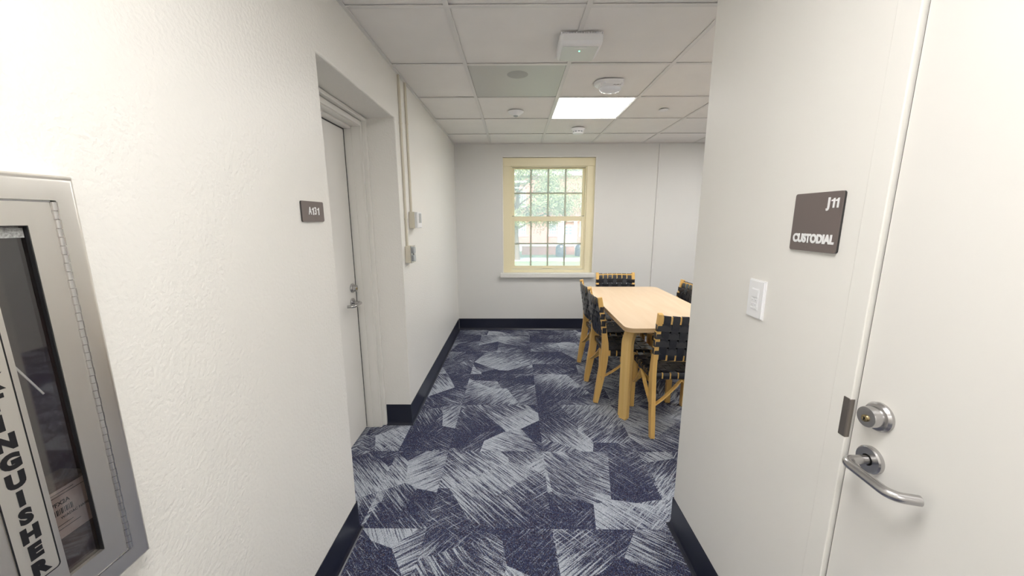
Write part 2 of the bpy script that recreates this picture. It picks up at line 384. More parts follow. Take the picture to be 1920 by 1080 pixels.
# ------------------------------------------------------------------ floor with carpet tiles
flr = struct(boxo('floor', 'subfloor', (XL-.5, XE+.15, YN-.15, YB+.05, -.06, -.006)), 'blue and grey brush-stroke carpet tile floor', 'floor')
S = .5955; Y0 = 1.52; X0 = -.42
rects = [(XL, XR, YN, Y0), (XL, XE, Y0, YB), (XL-.36, XL, J0, J1)]
meshes = {}
for i in range(-3, 9):
    for j in range(-8, 7):
        tx0, tx1, ty0, ty1 = X0+i*S, X0+(i+1)*S, Y0+j*S, Y0+(j+1)*S
        for r in rects:
            a0, a1, b0, b1 = max(tx0, r[0]), min(tx1, r[1]), max(ty0, r[2]), min(ty1, r[3])
            if a1-a0 < .004 or b1-b0 < .004: continue
            key = (round(a1-a0, 4), round(b1-b0, 4))
            if key not in meshes:
                bm = bmesh.new(); box(bm, 0, key[0], 0, key[1], -.006, 0)
                es = [e for e in bm.edges if all(v.co.z > -1e-4 for v in e.verts)]
                bmesh.ops.bevel(bm, geom=es, offset=.0006, segments=1, affect='EDGES')
                me = bpy.data.meshes.new('carpet_tile'); bmesh.ops.recalc_face_normals(bm, faces=bm.faces); bm.to_mesh(me); bm.free(); me.materials.append(M['carpet']); meshes[key] = me
            link('carpet_tile', meshes[key], None, flr, T(a0, b0, 0))

# ------------------------------------------------------------------ baseboards
def baseboard(name, path, side, label):
    """path in plan; side=+1 -> room is on the left of travel"""
    prof = [(0, .152), (.003, .152), (.0035, .03), (.006, .014), (.013, .004), (.019, .0005), (0, .0005)]
    P = [Vector((x, y)) for x, y in path]; n = len(P); bm = bmesh.new(); rings = []
    for i in range(n):
        ds = []
        if i > 0: ds.append((P[i]-P[i-1]).normalized())
        if i < n-1: ds.append((P[i+1]-P[i]).normalized())
        ns = [Vector((-d.y, d.x))*side for d in ds]
        m = sum(ns, Vector((0, 0)))
        m = m/m.length_squared*(1 if len(ns) == 1 else 2) if len(ns) == 2 else ns[0]
        rings.append([bm.verts.new((P[i].x+m.x*a, P[i].y+m.y*a, z)) for a, z in prof])
    k = len(prof)
    for a, b in zip(rings, rings[1:]):
        for j in range(k): bm.faces.new((a[j], a[(j+1) % k], b[(j+1) % k], b[j]))
    bm.faces.new(rings[0]); bm.faces.new(rings[-1])
    return struct(fin(bm, name, 'base'), label, 'baseboard')
baseboard('baseboard_left', [(XL, YN+.02), (XL, J0), (XL-.17, J0)], -1, 'black vinyl baseboard on the left wall below the fire cabinet')
baseboard('baseboard_recess', [(XL-.172, J1), (XL, J1), (XL, YB-.02)], -1, 'black vinyl baseboard from the door recess to the window wall')
baseboard('baseboard_back', [(XL+.004, YB), (XE-.004, YB)], -1, 'black vinyl baseboard along the wall under the window')
baseboard('baseboard_right', [(XR, .86), (XR, YC), (XE-.02, YC)], 1, 'black vinyl baseboard wrapping the right wall corner')

# ------------------------------------------------------------------ ceiling: tiles, tees, slab
GX, GY, G = -.2921, 2.3881, .6096
cei = struct(boxo('ceiling', 'plenum', (XL-.5, XE+.15, YN-.15, YB+.25, HC+.05, HC+.12)), 'suspended ceiling of pale square lay-in tiles', 'ceiling')
cx = [XL] + [GX+G*k for k in range(0, 8) if GX+G*k < XE] + [XE]
cy = [YN] + [GY+G*k for k in range(-9, 5) if YN < GY+G*k < YB-.05] + [YB]
LIGHTS = {(2, 2), (5, 2)}      # (column, row): filled below from cell origin
def cell(i, j): return cx[i], cx[i+1], cy[j], cy[j+1]
jr = {round((y-GY)/G): k for k, y in enumerate(cy) if abs((y-GY)/G-round((y-GY)/G)) < 1e-3}
light_cells = [(2, jr[1]), (5, jr[1]), (1, jr[-4]), (1, jr[-7]), (5, jr[-1])]
grille_cell = (1, jr[0])
tmesh = {}
for i in range(len(cx)-1):
    for j in range(len(cy)-1):
        x0, x1, y0, y1 = cell(i, j)
        if (i, j) in light_cells or (i, j) == grille_cell: continue
        if x0 > XR-.02 and y1 < YC-.02: continue
        y0 = max(y0, YN)
        if x0 > XR - .02 and y0 < YC: y0 = YC
        key = (round(x1-x0, 3), round(y1-y0, 3))
        if key not in tmesh:
            bm = bmesh.new(); box(bm, .001, key[0]-.001, .001, key[1]-.001, .0055, .02)
            me = bpy.data.meshes.new('ceiling_tile'); bmesh.ops.recalc_face_normals(bm, faces=bm.faces); bm.to_mesh(me); bm.free(); me.materials.append(M['tile']); tmesh[key] = me
        link('ceiling_tile', tmesh[key], None, cei, T(x0, y0, HC))
for x in cx[1:-1]:
    ya = YN if x < XR else YC
    boxo('ceiling_runner', 'tee', (x-.012, x+.012, ya, YB, HC-.0005, HC+.0025), cei)
for k, y in enumerate(cy[1:-1]):
    xs = [x for x in cx if x < XR] + [XR] if y < YC else cx
    for a, b in zip(xs, xs[1:]):
        boxo('cross_tee', 'tee', (a+.012, b-.012, y-.012, y+.012, HC-.0003, HC+.0025), cei)
for nm, d in (('wall_angle', (XL, XL+.018, YN, YB)), ('wall_angle', (XL+.018, XE, YB-.018, YB))):
    boxo(nm, 'tee', (*d, HC-.001, HC+.0025), cei)

# ------------------------------------------------------------------ ceiling light panels
def light_panel(c, label):
    x0, x1, y0, y1 = cell(*c); x0 += .012; x1 -= .012; y0 += .012; y1 -= .012
    r = empty('ceiling_light', T((x0+x1)/2, (y0+y1)/2, HC)); hx, hy = (x1-x0)/2, (y1-y0)/2
    bm = bmesh.new(); ring_prism(bm, (-hx, hx, -hy, hy), (-hx+.008, hx-.008, -hy+.008, hy-.008), .003, .03); fin(bm, 'frame', 'lightframe', r)
    boxo('housing', 'lightframe', (-hx, hx, -hy, hy, .03, .045), r)
    if 'diff' not in M:
        m = bpy.data.materials.new('light_diffuser'); m.use_nodes = True; n = m.node_tree; n.nodes.clear()
        e = N(n, 'ShaderNodeEmission'); e.inputs[0].default_value = (1, .982, .955, 1); e.inputs[1].default_value = LIGHT_E
        o = N(n, 'ShaderNodeOutputMaterial'); n.links.new(e.outputs[0], o.inputs[0]); M['diff'] = m
    boxo('diffuser', 'diff', (-hx+.008, hx-.008, -hy+.008, hy-.008, .005, .009), r)
    return tag(r, label, 'ceiling light', 'flat square ceiling lights')
light_panel(light_cells[0], 'glowing square flat ceiling light between the smoke detectors')
light_panel(light_cells[1], 'added unseen flat ceiling light over the right side of the dining area')  # extra panel out of view, added to brighten the dining area
light_panel(light_cells[2], 'square flat ceiling light in the corridor just above the viewer')
light_panel(light_cells[4], 'added unseen flat ceiling light by the partition wall right of the corner')  # another panel out of view, added for more light on the dining side
light_panel(light_cells[3], 'added unseen flat ceiling light at the far end of the corridor')  # second corridor panel behind the camera, added to strengthen the hall light

# perforated speaker panel in the ceiling
x0, x1, y0, y1 = cell(*grille_cell)
r = empty('speaker_panel', T((x0+x1)/2, (y0+y1)/2, HC)); h = .6096/2-.013
boxo('panel', 'perf', (-h, h, -h, h, .003, .008), r)
bm = bmesh.new(); lathe(bm, [(0, .0012), (.062, .0012), (.066, .0028)], 32, T(.005, -.143, 0)); fin(bm, 'speaker_grille', 'perfdark', r, smooth=40)
tag(r, 'grey-green perforated metal ceiling panel with a round speaker', 'speaker panel')

# ------------------------------------------------------------------ ceiling devices
# wireless access point: ribbed, tapered box with a green light
r = empty('wireless_access_point', T(.327, 2.10, HC))
bm = bmesh.new()
def loop(x0, x1, y0, y1, rr, z, k=4): return [bm.verts.new((x, y, z)) for x, y in rrect(x0, x1, y0, y1, rr, k)]
L_ = [loop(-.105, .105, -.105, .105, .02, -.008), loop(-.108, .108, -.108, .108, .02, -.014), loop(-.106, .106, -.106, .106, .02, -.040), loop(-.099, .099, -.097, .102, .018, -.050), loop(-.092, .092, -.088, .098, .012, -.054)]
for a, b in zip(L_, L_[1:]):
    for i in range(len(a)): bm.faces.new((a[i], a[(i+1) % len(a)], b[(i+1) % len(b)], b[i]))
bm.faces.new(L_[0]); bm.faces.new(L_[-1])
fin(bm, 'housing', 'white', r, smooth=35)
bm = bmesh.new(); prism(bm, rrect(-.088, .088, -.075, .094, .006), -.0565, -.052); fin(bm, 'face_plate', 'apwhite', r)
fm = None
for k in range(26):
    x = -.1+.2*k/25
    for sy in (-1, 1):
        if fm is None:
            bm = bmesh.new(); box(bm, -.0022, .0022, -.006, .006, -.016, -.002, bev=.0008); f = fin(bm, 'fin', 'white', r, T(x, sy*.101, 0)); fm = f.data
        else: link('fin', fm, None, r, T(x, sy*.101, 0))
boxo('mount', 'white', (-.06, .06, -.06, .06, -.009, -.0005), r)
bm = bmesh.new(); lathe(bm, [(0, -.0585), (.0035, -.0585), (.0045, -.056)], 12, T(0, -.028, 0)); fin(bm, 'led', 'led', r)
bm = bmesh.new(); prism(bm, rrect(-.03, .03, -.068, -.060, .003), -.0575, -.056); fin(bm, 'logo_strip', 'white', r)
tag(r, 'white ribbed-edge wireless access point with green light on the ceiling', 'access point')

# fire strobe
r = empty('fire_strobe', T(.625, 2.685, HC))
bm = bmesh.new(); lathe(bm, [(0, -.022), (.052, -.022), (.06, -.017), (.064, -.001), (0, -.001)], 36, T(-.032, .0, 0), 1, 1.15); fin(bm, 'round_base', 'white', r, smooth=40)
bm = bmesh.new(); prism(bm, rrect(-.062, .088, -.075, .06, .025, 6), -.030, -.001)
es = [e for e in bm.edges if all(v.co.z < -.0299 for v in e.verts)]; bmesh.ops.bevel(bm, geom=es, offset=.008, segments=3, affect='EDGES'); fin(bm, 'housing', 'white', r, smooth=40)
bm = bmesh.new(); prof = [(.074, -.030), (.072, -.042), (.062, -.052), (.04, -.058), (0, -.060)]
lathe(bm, prof, 36, T(.016, .018, 0), .98, .62); fin(bm, 'lens', 'lens', r, smooth=50)
bm = bmesh.new(); prism(bm, rrect(-.035, .07, .0, .045, .01), -.054, -.044); fin(bm, 'reflector', 'grey', r)
text('lettering', 'ALERT', .02, 'black', r, Matrix.Translation((.045, -.052, -.0303)) @ Matrix.Rotation(PI, 4, 'X') @ Matrix.Rotation(0, 4, 'Z'), .0002, .9, .0002)
tag(r, 'white fire strobe with clear lens in front of the glowing ceiling light', 'fire strobe')

# cone-shaped sensor
r = empty('ceiling_sensor', T(.008, 3.356, HC))
bm = bmesh.new(); lathe(bm, [(0, -.001), (.066, -.001), (.067, -.006), (.06, -.012), (.026, -.034), (.022, -.036)], 32); fin(bm, 'body', 'white', r, smooth=40)
bm = bmesh.new(); lathe(bm, [(.022, -.0355), (.018, -.041), (.01, -.044), (0, -.045)], 20); fin(bm, 'lens', 'grey', r, smooth=60)
tag(r, 'white cone-shaped ceiling sensor left of the glowing light', 'sensor')
# smoke detector
r = empty('smoke_detector', T(.636, 3.96, HC))
bm = bmesh.new(); lathe(bm, [(0, -.001), (.066, -.001), (.066, -.012), (.06, -.016), (.055, -.030)], 32); fin(bm, 'base', 'white', r, smooth=40)
bm = bmesh.new(); lathe(bm, [(.052, -.030), (.048, -.030), (.046, -.042), (0, -.042)], 32); fin(bm, 'sensing_chamber', 'grey', r, smooth=40)
bm = bmesh.new(); lathe(bm, [(.050, -.041), (.054, -.044), (.046, -.054), (.02, -.058), (0, -.058)], 32); lathe(bm, [(.050, -.041), (0, -.041)], 32); fin(bm, 'cap', 'white', r, smooth=40)
bm = bmesh.new(); box(bm, .047, .054, -.004, .004, -.044, -.028); me = fin(bm, 'rib', 'white', r).data
for k in range(1, 10): link('rib', me, None, r, RZ(k*PI/5))
tag(r, 'small white smoke detector with slots between the light and the window', 'smoke detector')
# sprinkler cover plate
r = empty('sprinkler_cover', T(1.241, 3.32, HC))
bm = bmesh.new(); lathe(bm, [(0, -.0065), (.036, -.0065), (.040, -.0045), (.040, -.003)], 32); fin(bm, 'plate', 'white', r, smooth=40)
bm = bmesh.new(); lathe(bm, [(.035, -.004), (.035, -.0002), (0, -.0002)], 24); fin(bm, 'collar', 'grey', r, smooth=40)
tag(r, 'round flat white sprinkler cover plate right of the glowing light', 'sprinkler cover')
# security camera
r = empty('security_camera', T(2.40, 4.66, HC))
boxo('mount', 'white', (-.055, .055, -.06, .06, -.05, -.0005), r, .006, 2, smooth=40)
bm = bmesh.new(); lathe(bm, [(.048, -.05), (.05, -.06), (.046, -.068)], 28); lathe(bm, [(0, -.05), (.048, -.05)], 28); fin(bm, 'collar', 'white', r, smooth=40)
bm = bmesh.new(); lathe(bm, [(.044, -.066), (.042, -.085), (.03, -.102), (0, -.11)], 28); lathe(bm, [(0, -.066), (.044, -.066)], 28); fin(bm, 'dome', 'darkplastic', r, smooth=50)
tag(r, 'white security camera with dark dome at the ceiling corner', 'security camera')

# ------------------------------------------------------------------ lever set used on both doors (local: x right, y up, z out; lever runs +x)
def lever_set(parent, lx, ly, dx, dy, flip):
    s = flip
    o = empty_part = None
    bm = bmesh.new(); lathe(bm, [(0, .0), (.0285, .0), (.0285, .008), (.026, .0105), (.012, .0105)], 36, T(lx, ly, 0)); rose = fin(bm, 'lever_rose', 'steel', parent, smooth=35)
    pts = [(lx, ly, .008), (lx, ly, .041)]
    for k in range(1, 7):
        a = math.radians(90*k/6); R = .02
        pts.append((lx+s*R*(1-math.cos(a)), ly, (.041)+R*math.sin(a)))
    zt = .061
    for k in range(1, 5): pts.append((lx+s*(.02+.066*k/4), ly-.002*k/4, zt))
    for k in range(1, 6):
        a = math.radians(76*k/5); R = .024
        pts.append((lx+s*(.086+R*math.sin(a)), ly-.002, zt-R*(1-math.cos(a))))
    ex, ez = pts[-1][0], pts[-1][2]
    pts.append((ex+s*.006, ly-.002, ez-.022))
    bm = bmesh.new(); sweep(bm, pts, circ(.0095, 16), ups=(0, 1, 0)); fin(bm, 'lever', 'steel', parent, smooth=50)
    bm = bmesh.new(); lathe(bm, [(0, 0), (.030, 0), (.0305, .006), (.027, .011), (.02, .0125)], 36, T(dx, dy, 0)); db = fin(bm, 'deadbolt_ring', 'steel', parent, smooth=35)
    bm = bmesh.new(); lathe(bm, [(.0215, .010), (.0215, .028), (.0205, .0305), (0, .0305)], 36, T(dx, dy, 0)); fin(bm, 'cylinder', 'steel', db, smooth=35)
    bm = bmesh.new(); lathe(bm, [(.0075, .0300), (.007, .0335), (.004, .0345), (0, .033)], 20, T(dx, dy-.003, 0)); fin(bm, 'keyway', 'brass', db, smooth=35)
    boxo('key_slot', 'black', (dx-.0008, dx+.0008, dy-.0065, dy+.0005, .033, .0350), db)
LEFT = Matrix(((0, 0, 1, 0), (1, 0, 0, 0), (0, 1, 0, 0), (0, 0, 0, 1)))        # x->+Y, y->+Z, z->+X
RIGHT = Matrix(((0, 0, -1, 0), (-1, 0, 0, 0), (0, 1, 0, 0), (0, 0, 0, 1)))     # x->-Y, y->+Z, z->-X

# door A131 : local origin at far bottom corner of leaf (Y=2.384)
DE = 2.384; DXL = -1.042
d1 = boxo('door_1', 'doorpaint', (-.86, 0, .012, 1.983, -.04, 0), mtx=T(DXL, DE, 0) @ LEFT, bev=.001)
struct(d1, 'flush off-white door with steel lever in the left wall recess', 'door')
def frame_piece(name, d, bev=.0015): return boxo(name, 'trimpaint', d, d1, bev)
# jamb and head of the hollow frame, in door-local coords (x=Y-DE, y=Z, z=X-DXL)
for nm, (xa, xb) in (('jamb', (.003, .046)), ('jamb', (-.872, -.863))):
    frame_piece(nm, (xa, xb, 0, 2.05, -.05, .045))
frame_piece('head_frame', (-.863, .003, 1.986, 2.054, -.05, .045))
frame_piece('casing', (.006, .046, 0, 2.054, .045, .092)); frame_piece('casing_head', (-.872, .006, 1.998, 2.054, .045, .092))
frame_piece('casing_inner', (.004, .028, 0, 2.03, .092, .103)); frame_piece('casing_inner_head', (-.872, .004, 2.002, 2.03, .092, .103))
frame_piece('casing_bead', (.029, .046, 0, 2.054, .092, .128), .004); frame_piece('casing_bead_head', (-.872, .029, 2.034, 2.054, .092, .128), .004)
boxo('threshold_shade', 'darkplastic', (-.86, 0, .0, .012, -.04, -.01), d1)  # dark block standing in for the shade under the leaf
boxo('gap_shade_strip', 'darkplastic', (-.007, .003, .012, 1.986, -.03, .0006), d1); boxo('gap_shade_strip', 'darkplastic', (-.86, -.007, 1.979, 1.986, -.03, .0006), d1)  # dark strips drawing the shaded gap line round the leaf
hs = boxo('lever_plate', 'steel', (-.079, -.067, .9, .94, -.002, .0005), d1)
lever_set(d1, -.073, .92, -.060, 1.011, -1)

# custodial door on the right wall : local x -> -Y, origin at Y=.767
d2 = boxo('door_2', 'doorpaint', (.002, .915, .012, 2.075, -.045, -.008), mtx=T(XR, .767, 0) @ RIGHT, bev=.001)
struct(d2, 'flush off-white custodial door with steel lever on the right', 'door')
boxo('jamb', 'wall', (-.052, -.002, 0, 2.14, -.06, .0022), d2, .0022, 2); boxo('jamb', 'wall', (.919, .965, 0, 2.14, -.06, .0022), d2, .0022, 2)
boxo('head_frame', 'wall', (-.002, .919, 2.079, 2.14, -.06, .0022), d2, .0022, 2)
boxo('stop', 'trimpaint', (-.002, .012, 0, 2.079, -.075, -.05), d2)
boxo('gap_shade_strip', 'darkplastic', (-.0021, .0021, .0, 2.079, -.030, -.012), d2)  # dark strip in place of the shade between jamb and leaf
st = boxo('strike_plate', 'steeldark', (-.020, -.0030, .958, 1.050, .0015, .0036), d2, .0012)
boxo('strike_lip', 'steeldark', (-.0035, -.0012, .958, 1.050, -.007, .0036), st, .001)
hold = bpy.data.objects.new('lockset', None); COL.objects.link(hold); hold.parent = d2; hold.matrix_local = T(0, 0, -.008)
def reparent_lock():
    before = set(bpy.data.objects); lever_set(d2, .055, .942, .056, 1.041, 1)
    for o in set(bpy.data.objects)-before:
        if o.parent == d2: o.matrix_local = T(0, 0, -.008)
reparent_lock(); bpy.data.objects.remove(hold)

# ------------------------------------------------------------------ signs
def sign(name, w, h, mtx, label):
    r = empty(name, mtx)
    bm = bmesh.new(); prism(bm, rrect(-w/2, w/2, -h/2, h/2, .006), .0003, .005); fin(bm, 'backing', 'signedge', r)
    bm = bmesh.new(); prism(bm, rrect(-w/2, w/2, -h/2, h/2, .006), .005, .0068); fin(bm, 'plate', 'sign', r)
    return tag(r, label, 'sign')
def braille(parent, x, y, pat):
    bm = bmesh.new()
    for k, c in enumerate(pat):
        for d in c:
            bmesh.ops.create_icosphere(bm, subdivisions=1, radius=.0007, matrix=T(x+k*.0062+(d > 2)*.0024, y-(d % 3)*.0024, .007))
    o = fin(bm, 'braille', 'sign', parent)
s1 = sign('room_sign', .146, .072, T(XL, 1.3725, 1.472) @ LEFT, 'small brown room sign reading A131 beside the recessed door')
text('lettering', 'A', .037, 'letter', s1, T(-.0235, .001, .0074), .0008, .78)
digit_one(s1, -.0035, .001, .0262); text('lettering', '3', .037, 'letter', s1, T(.0135, .001, .0074), .0009, .78); digit_one(s1, .0335, .001, .0262)
braille(s1, .004, -.023, [(0,), (0, 1), (0, 3)])
s2 = sign('room_sign', .146, .143, T(XR, .938, 1.435) @ RIGHT, 'square brown room sign reading J11 CUSTODIAL on the right wall')
text('lettering', 'J', .031, 'letter', s2, T(.0355, .045, .0074), .0014, .9)
digit_one(s2, .0480, .045, .0225); digit_one(s2, .0595, .045, .0225)
text('lettering', 'CUSTODIAL', .0285, 'letter', s2, T(.0005, -.041, .0074), .0016, .82)
braille(s2, .036, .027, [(1, 3, 4), (0,), (0,)]); braille(s2, -.035, -.0585, [(0, 3), (0, 2, 5), (1, 2), (1, 2, 4, 5), (0, 2, 4)])

# wall dimmer switch on right wall
r = empty('wall_switch', T(XR, 1.125, 1.2005) @ RIGHT)
bm = bmesh.new(); box(bm, -.0375, .0375, -.059, .059, .0003, .0075)
es = [e for e in bm.edges if all(v.co.z > .007 for v in e.verts)]; bmesh.ops.bevel(bm, geom=es, offset=.0035, segments=2, affect='EDGES'); fin(bm, 'cover_plate', 'white', r)
boxo('insert', 'white', (-.0167, .0167, -.033, .033, .0075, .0085), r)
boxo('large_button', 'white', (-.015, .015, .006, .031, .0085, .0105), r, .001)
for bx_, by_ in ((-.0077, -.004), (.0077, -.004), (-.0077, -.0175), (.0077, -.0175)):
    b_ = boxo('button', 'white', (bx_-.0068, bx_+.0068, by_-.006, by_+.006, .0085, .0102), r, .0008)
    boxo('mark', 'grey', (bx_-.0015, bx_+.0015, by_-.001, by_+.001, .0102, .0104), b_)
boxo('bottom_button', 'white', (-.015, .015, -.032, -.0255, .0085, .010), r, .0008)
for k in range(4): boxo('mark', 'grey', (-.008+.005*k, -.0055+.005*k, .0025, .0040, .0085, .0088), r)
tag(r, 'white dimmer switch plate with small buttons below the custodial sign', 'switch')

# ------------------------------------------------------------------ left wall devices and raceways
def raceway(x, y0, y1, mtx, label, joints=(), m='cream', w=.020, d=.014):
    r = empty('cable_raceway', mtx)
    bm = bmesh.new(); prism(bm, rrect(x-w/2, x+w/2, .0003, d, .003, 3), -y1, -y0)
    bmesh.ops.transform(bm, verts=bm.verts, matrix=Matrix(((1, 0, 0, 0), (0, 0, -1, 0), (0, 1, 0, 0), (0, 0, 0, 1))))
    fin(bm, 'channel', m, r, smooth=30)
    for z in joints: boxo('clip', m, (x-w/2-.006, x+w/2+.002, z-.004, z+.004, .0003, d+.0012), r, .001)
    return tag(r, label, 'raceway', 'vertical cable raceways')
LW = T(XL, 0, 0) @ LEFT
raceway(2.530, 1.263, 2.334, LW, 'cream vertical raceway nearest the door recess running down to the lower box', (1.445, 2.05))
raceway(2.672, 1.494, 2.334, LW, 'cream vertical raceway on the left wall ending at the thermostat', (2.08,))
r = empty('thermostat', T(XL, 2.682, 1.437) @ LEFT)
boxo('back_box', 'cream', (-.057, .057, -.057, .057, .0003, .040), r, .003, 2)
boxo('trim_ring', 'white', (-.055, .055, -.055, .055, .040, .047), r, .001)
boxo('body', 'white', (-.052, .052, -.056, .056, .047, .064), r, .006, 2)
boxo('display', 'grey', (-.034, .036, -.020, .046, .064, .0646), r)
tag(r, 'boxy cream and white thermostat with grey display on the left wall', 'thermostat')
r = empty('wall_outlet_box', T(XL, 2.545, 1.208) @ LEFT)
boxo('back_box', 'cream', (-.054, .054, -.057, .057, .0003, .038), r, .003, 2)
boxo('cover_plate', 'steel', (-.054, .054, -.058, .058, .038, .042), r, .001)
for z in (.026, -.028):
    bm = bmesh.new(); prism(bm, rrect(-.024, .024, z-.021, z+.021, .008), .042, .052); fin(bm, 'socket_face', 'grey', r)
boxo('screw', 'darkplastic', (-.004, .004, -.004, .004, .042, .046), r)
tag(r, 'lower cream surface box with grey cover at the end of the near raceway', 'outlet box')
BW = Matrix(((1, 0, 0, 0), (0, 0, -1, 0), (0, 1, 0, 0), (0, 0, 0, 1)))       # x->X, y->Z, z->-Y
raceway(1.755, .16, 2.334, T(0, YB, 0) @ BW, 'thin pale raceway running down the grey wall right of the window', (.77, 1.43), 'wall_back', .018, .012)

# ------------------------------------------------------------------ fire extinguisher cabinet (local: x=Y, y=Z, z=out of wall)
r = empty('fire_extinguisher_cabinet', LW)
tag(r, 'brushed steel fire extinguisher cabinet with vertical black lettering', 'fire cabinet')
FZ = .030
bm = bmesh.new(); ring_prism(bm, (.278, .616, .811, 1.513), (.309, .583, .848, 1.474), .0005, FZ)
es = [e for e in bm.edges if all(abs(v.co.z-FZ) < 1e-5 for v in e.verts) and (all(abs(v.co.y-1.513) < 1e-5 for v in e.verts) or all(abs(v.co.y-.811) < 1e-5 for v in e.verts) or all(abs(v.co.x-.616) < 1e-5 for v in e.verts) or all(abs(v.co.x-.278) < 1e-5 for v in e.verts))]
bmesh.ops.bevel(bm, geom=es, offset=.011, segments=6, profile=.5, affect='EDGES'); fin(bm, 'trim_frame', 'brushed', r, smooth=30)
# tub
t0, t1, t2, t3 = .296, .596, .836, 1.488
bm = bmesh.new(); DP = -.115
box(bm, t0, t1, t2, t3, DP-.003, DP); fin(bm, 'tub_back', 'cabin', r)
boxo('tub_side', 'cabin', (t0, t0+.003, t2, t3, DP, .0005), r); boxo('tub_side', 'maroon', (t1-.003, t1, t2, t3, DP, .0005), r)
boxo('tub_top', 'cabin', (t0, t1, t3-.003, t3, DP, .0005), r); boxo('tub_floor', 'maroon', (t0, t1, t2, t2+.003, DP, .0005), r)
# door with glazed slot
D0, D1, E0, E1 = .311, .576, .850, 1.472; g0, g1, h0, h1 = .493, .5435, .885, 1.437
bm = bmesh.new()
wall_grid(bm, [D0, D1], [E0, E1], [(g0, g1, h0, h1)], .007, lambda u, v, w: (u, v, FZ-.001-w))
es = [e for e in bm.edges if all(abs(v.co.z-FZ+.001) < 1e-5 for v in e.verts) and any(all(abs(v.co[i]-c) < 1e-5 for v in e.verts) for i, c in ((0, D0), (0, D1), (1, E0), (1, E1)))]
bmesh.ops.bevel(bm, geom=es, offset=.0015, segments=2, affect='EDGES')
dr = fin(bm, 'door', 'brushed', r)
bm = bmesh.new(); box(bm, g0-.006, g1+.006, h0-.006, h1+.006, FZ-.0115, FZ-.0083); fin(bm, 'glass', 'smoke_glass', dr)
boxo('top_edge', 'chrome', (D0, D1, E1-.0005, E1+.0015, FZ-.008, FZ), dr, .0005); boxo('bottom_edge', 'chrome', (D0, D1, E0-.0015, E0+.0005, FZ-.008, FZ), dr, .0005)
for nm, d in (('gasket', (g1-.0012, g1+.0001, h0, h1)), ('gasket', (g0, g1, h1-.0012, h1))): boxo(nm, 'black', (*d, FZ-.008, FZ-.002), dr)
# hinge with knuckles
hg = boxo('piano_hinge', 'steeldark', (.5765, .583, .850, 1.472, FZ-.012, FZ-.004), r)
bm = bmesh.new(); cyl(bm, .0042, .0042, 0, .0128, 12, Matrix(((1, 0, 0, 0), (0, 0, 1, 0), (0, -1, 0, 0), (0, 0, 0, 1))))
bmesh.ops.recalc_face_normals(bm, faces=bm.faces); km = bpy.data.meshes.new('knuckle'); bm.to_mesh(km); bm.free(); km.materials.append(M['steel'])
for k in range(46): link('knuckle', km, None, hg, T(.5798 if k % 2 else .5794, .8515+k*.0135, FZ-.0005))
# sign panel: border lines and stacked letters
bm = bmesh.new(); prism(bm, rrect(.4405, .4855, .916, 1.436, .006), FZ-.0006, FZ+.0002)
fin(bm, 'sign_field', mat('sign_silver', (.80, .77, .71), .45, metal=.95), dr)
def outline_ring(bm, o, i, z0, z1):
    a = [[bm.verts.new((x, y, z)) for x, y in q] for q in (o, i) for z in (z0, z1)]
    n = len(o)
    for k in range(n):
        l = (k+1) % n
        bm.faces.new((a[1][k], a[1][l], a[3][l], a[3][k])); bm.faces.new((a[0][k], a[0][l], a[1][l], a[1][k])); bm.faces.new((a[2][k], a[3][k], a[3][l], a[2][l]))
bm = bmesh.new(); outline_ring(bm, rrect(.4405, .4855, .916, 1.436, .006), rrect(.4420, .4840, .9175, 1.4345, .005), FZ-.0004, FZ+.0006); fin(bm, 'border_line', 'black', dr)
y = .934
for k, ch in enumerate('REHSIUGNITXE' + ' ' + 'ERIF'):
    if ch != ' ': text('letter', ch, .0295, 'black', dr, T(.4625, y, FZ+.0006), .0021, .98, .0003)
    y += .0292 if ch != ' ' else .0146
bm = bmesh.new(); sweep(bm, [(.486, 1.284, FZ-.026), (.511, 1.228, FZ-.026), (.533, 1.178, FZ-.026)], rect(.0016, .0024), ups=(0, 0, 1)); fin(bm, 'thin_bar', 'white', dr)  # thin white bar slanting behind the glass slot
boxo('maker_label', mat('etched_label', (.34, .34, .33), .6, var=(300, .5)), (.497, .5415, 1.4195, 1.4335, FZ-.0082, FZ-.0078), dr)
# carton inside the cabinet
c = empty('carton', LW @ T(0, 0, 0))
boxo('box', 'carton', (.445, .588, .8395, 1.008, -.075, -.022), c, .001)
bm = bmesh.new(); box(bm, .500, .587, .918, 1.003, -.0222, -.0215); lb = fin(bm, 'label', 'paper', c)
text('print', '17FX2A', .010, 'black', lb, T(.536, .979, -.0212), .0002, .9, .0001)
text('print', 'W/ADAC HAND', .0062, 'black', lb, T(.556, .953, -.0212), .0001, .95, .0001)
for k in range(14): boxo('barcode_bar', 'black', (.524+k*.0022, .524+k*.0022+(.0006 if k % 3 else .0013), .960, .970, -.0215, -.0211), lb)
for k, (a, b, yy) in enumerate(((.515, .56, .997), (.515, .575, .992), (.515, .55, .941), (.515, .56, .934))): boxo('print_line', 'black', (a, b, yy, yy+.0008, -.0215, -.0211), lb)
tag(c, 'brown carton with a printed paper label inside the fire cabinet', 'carton')

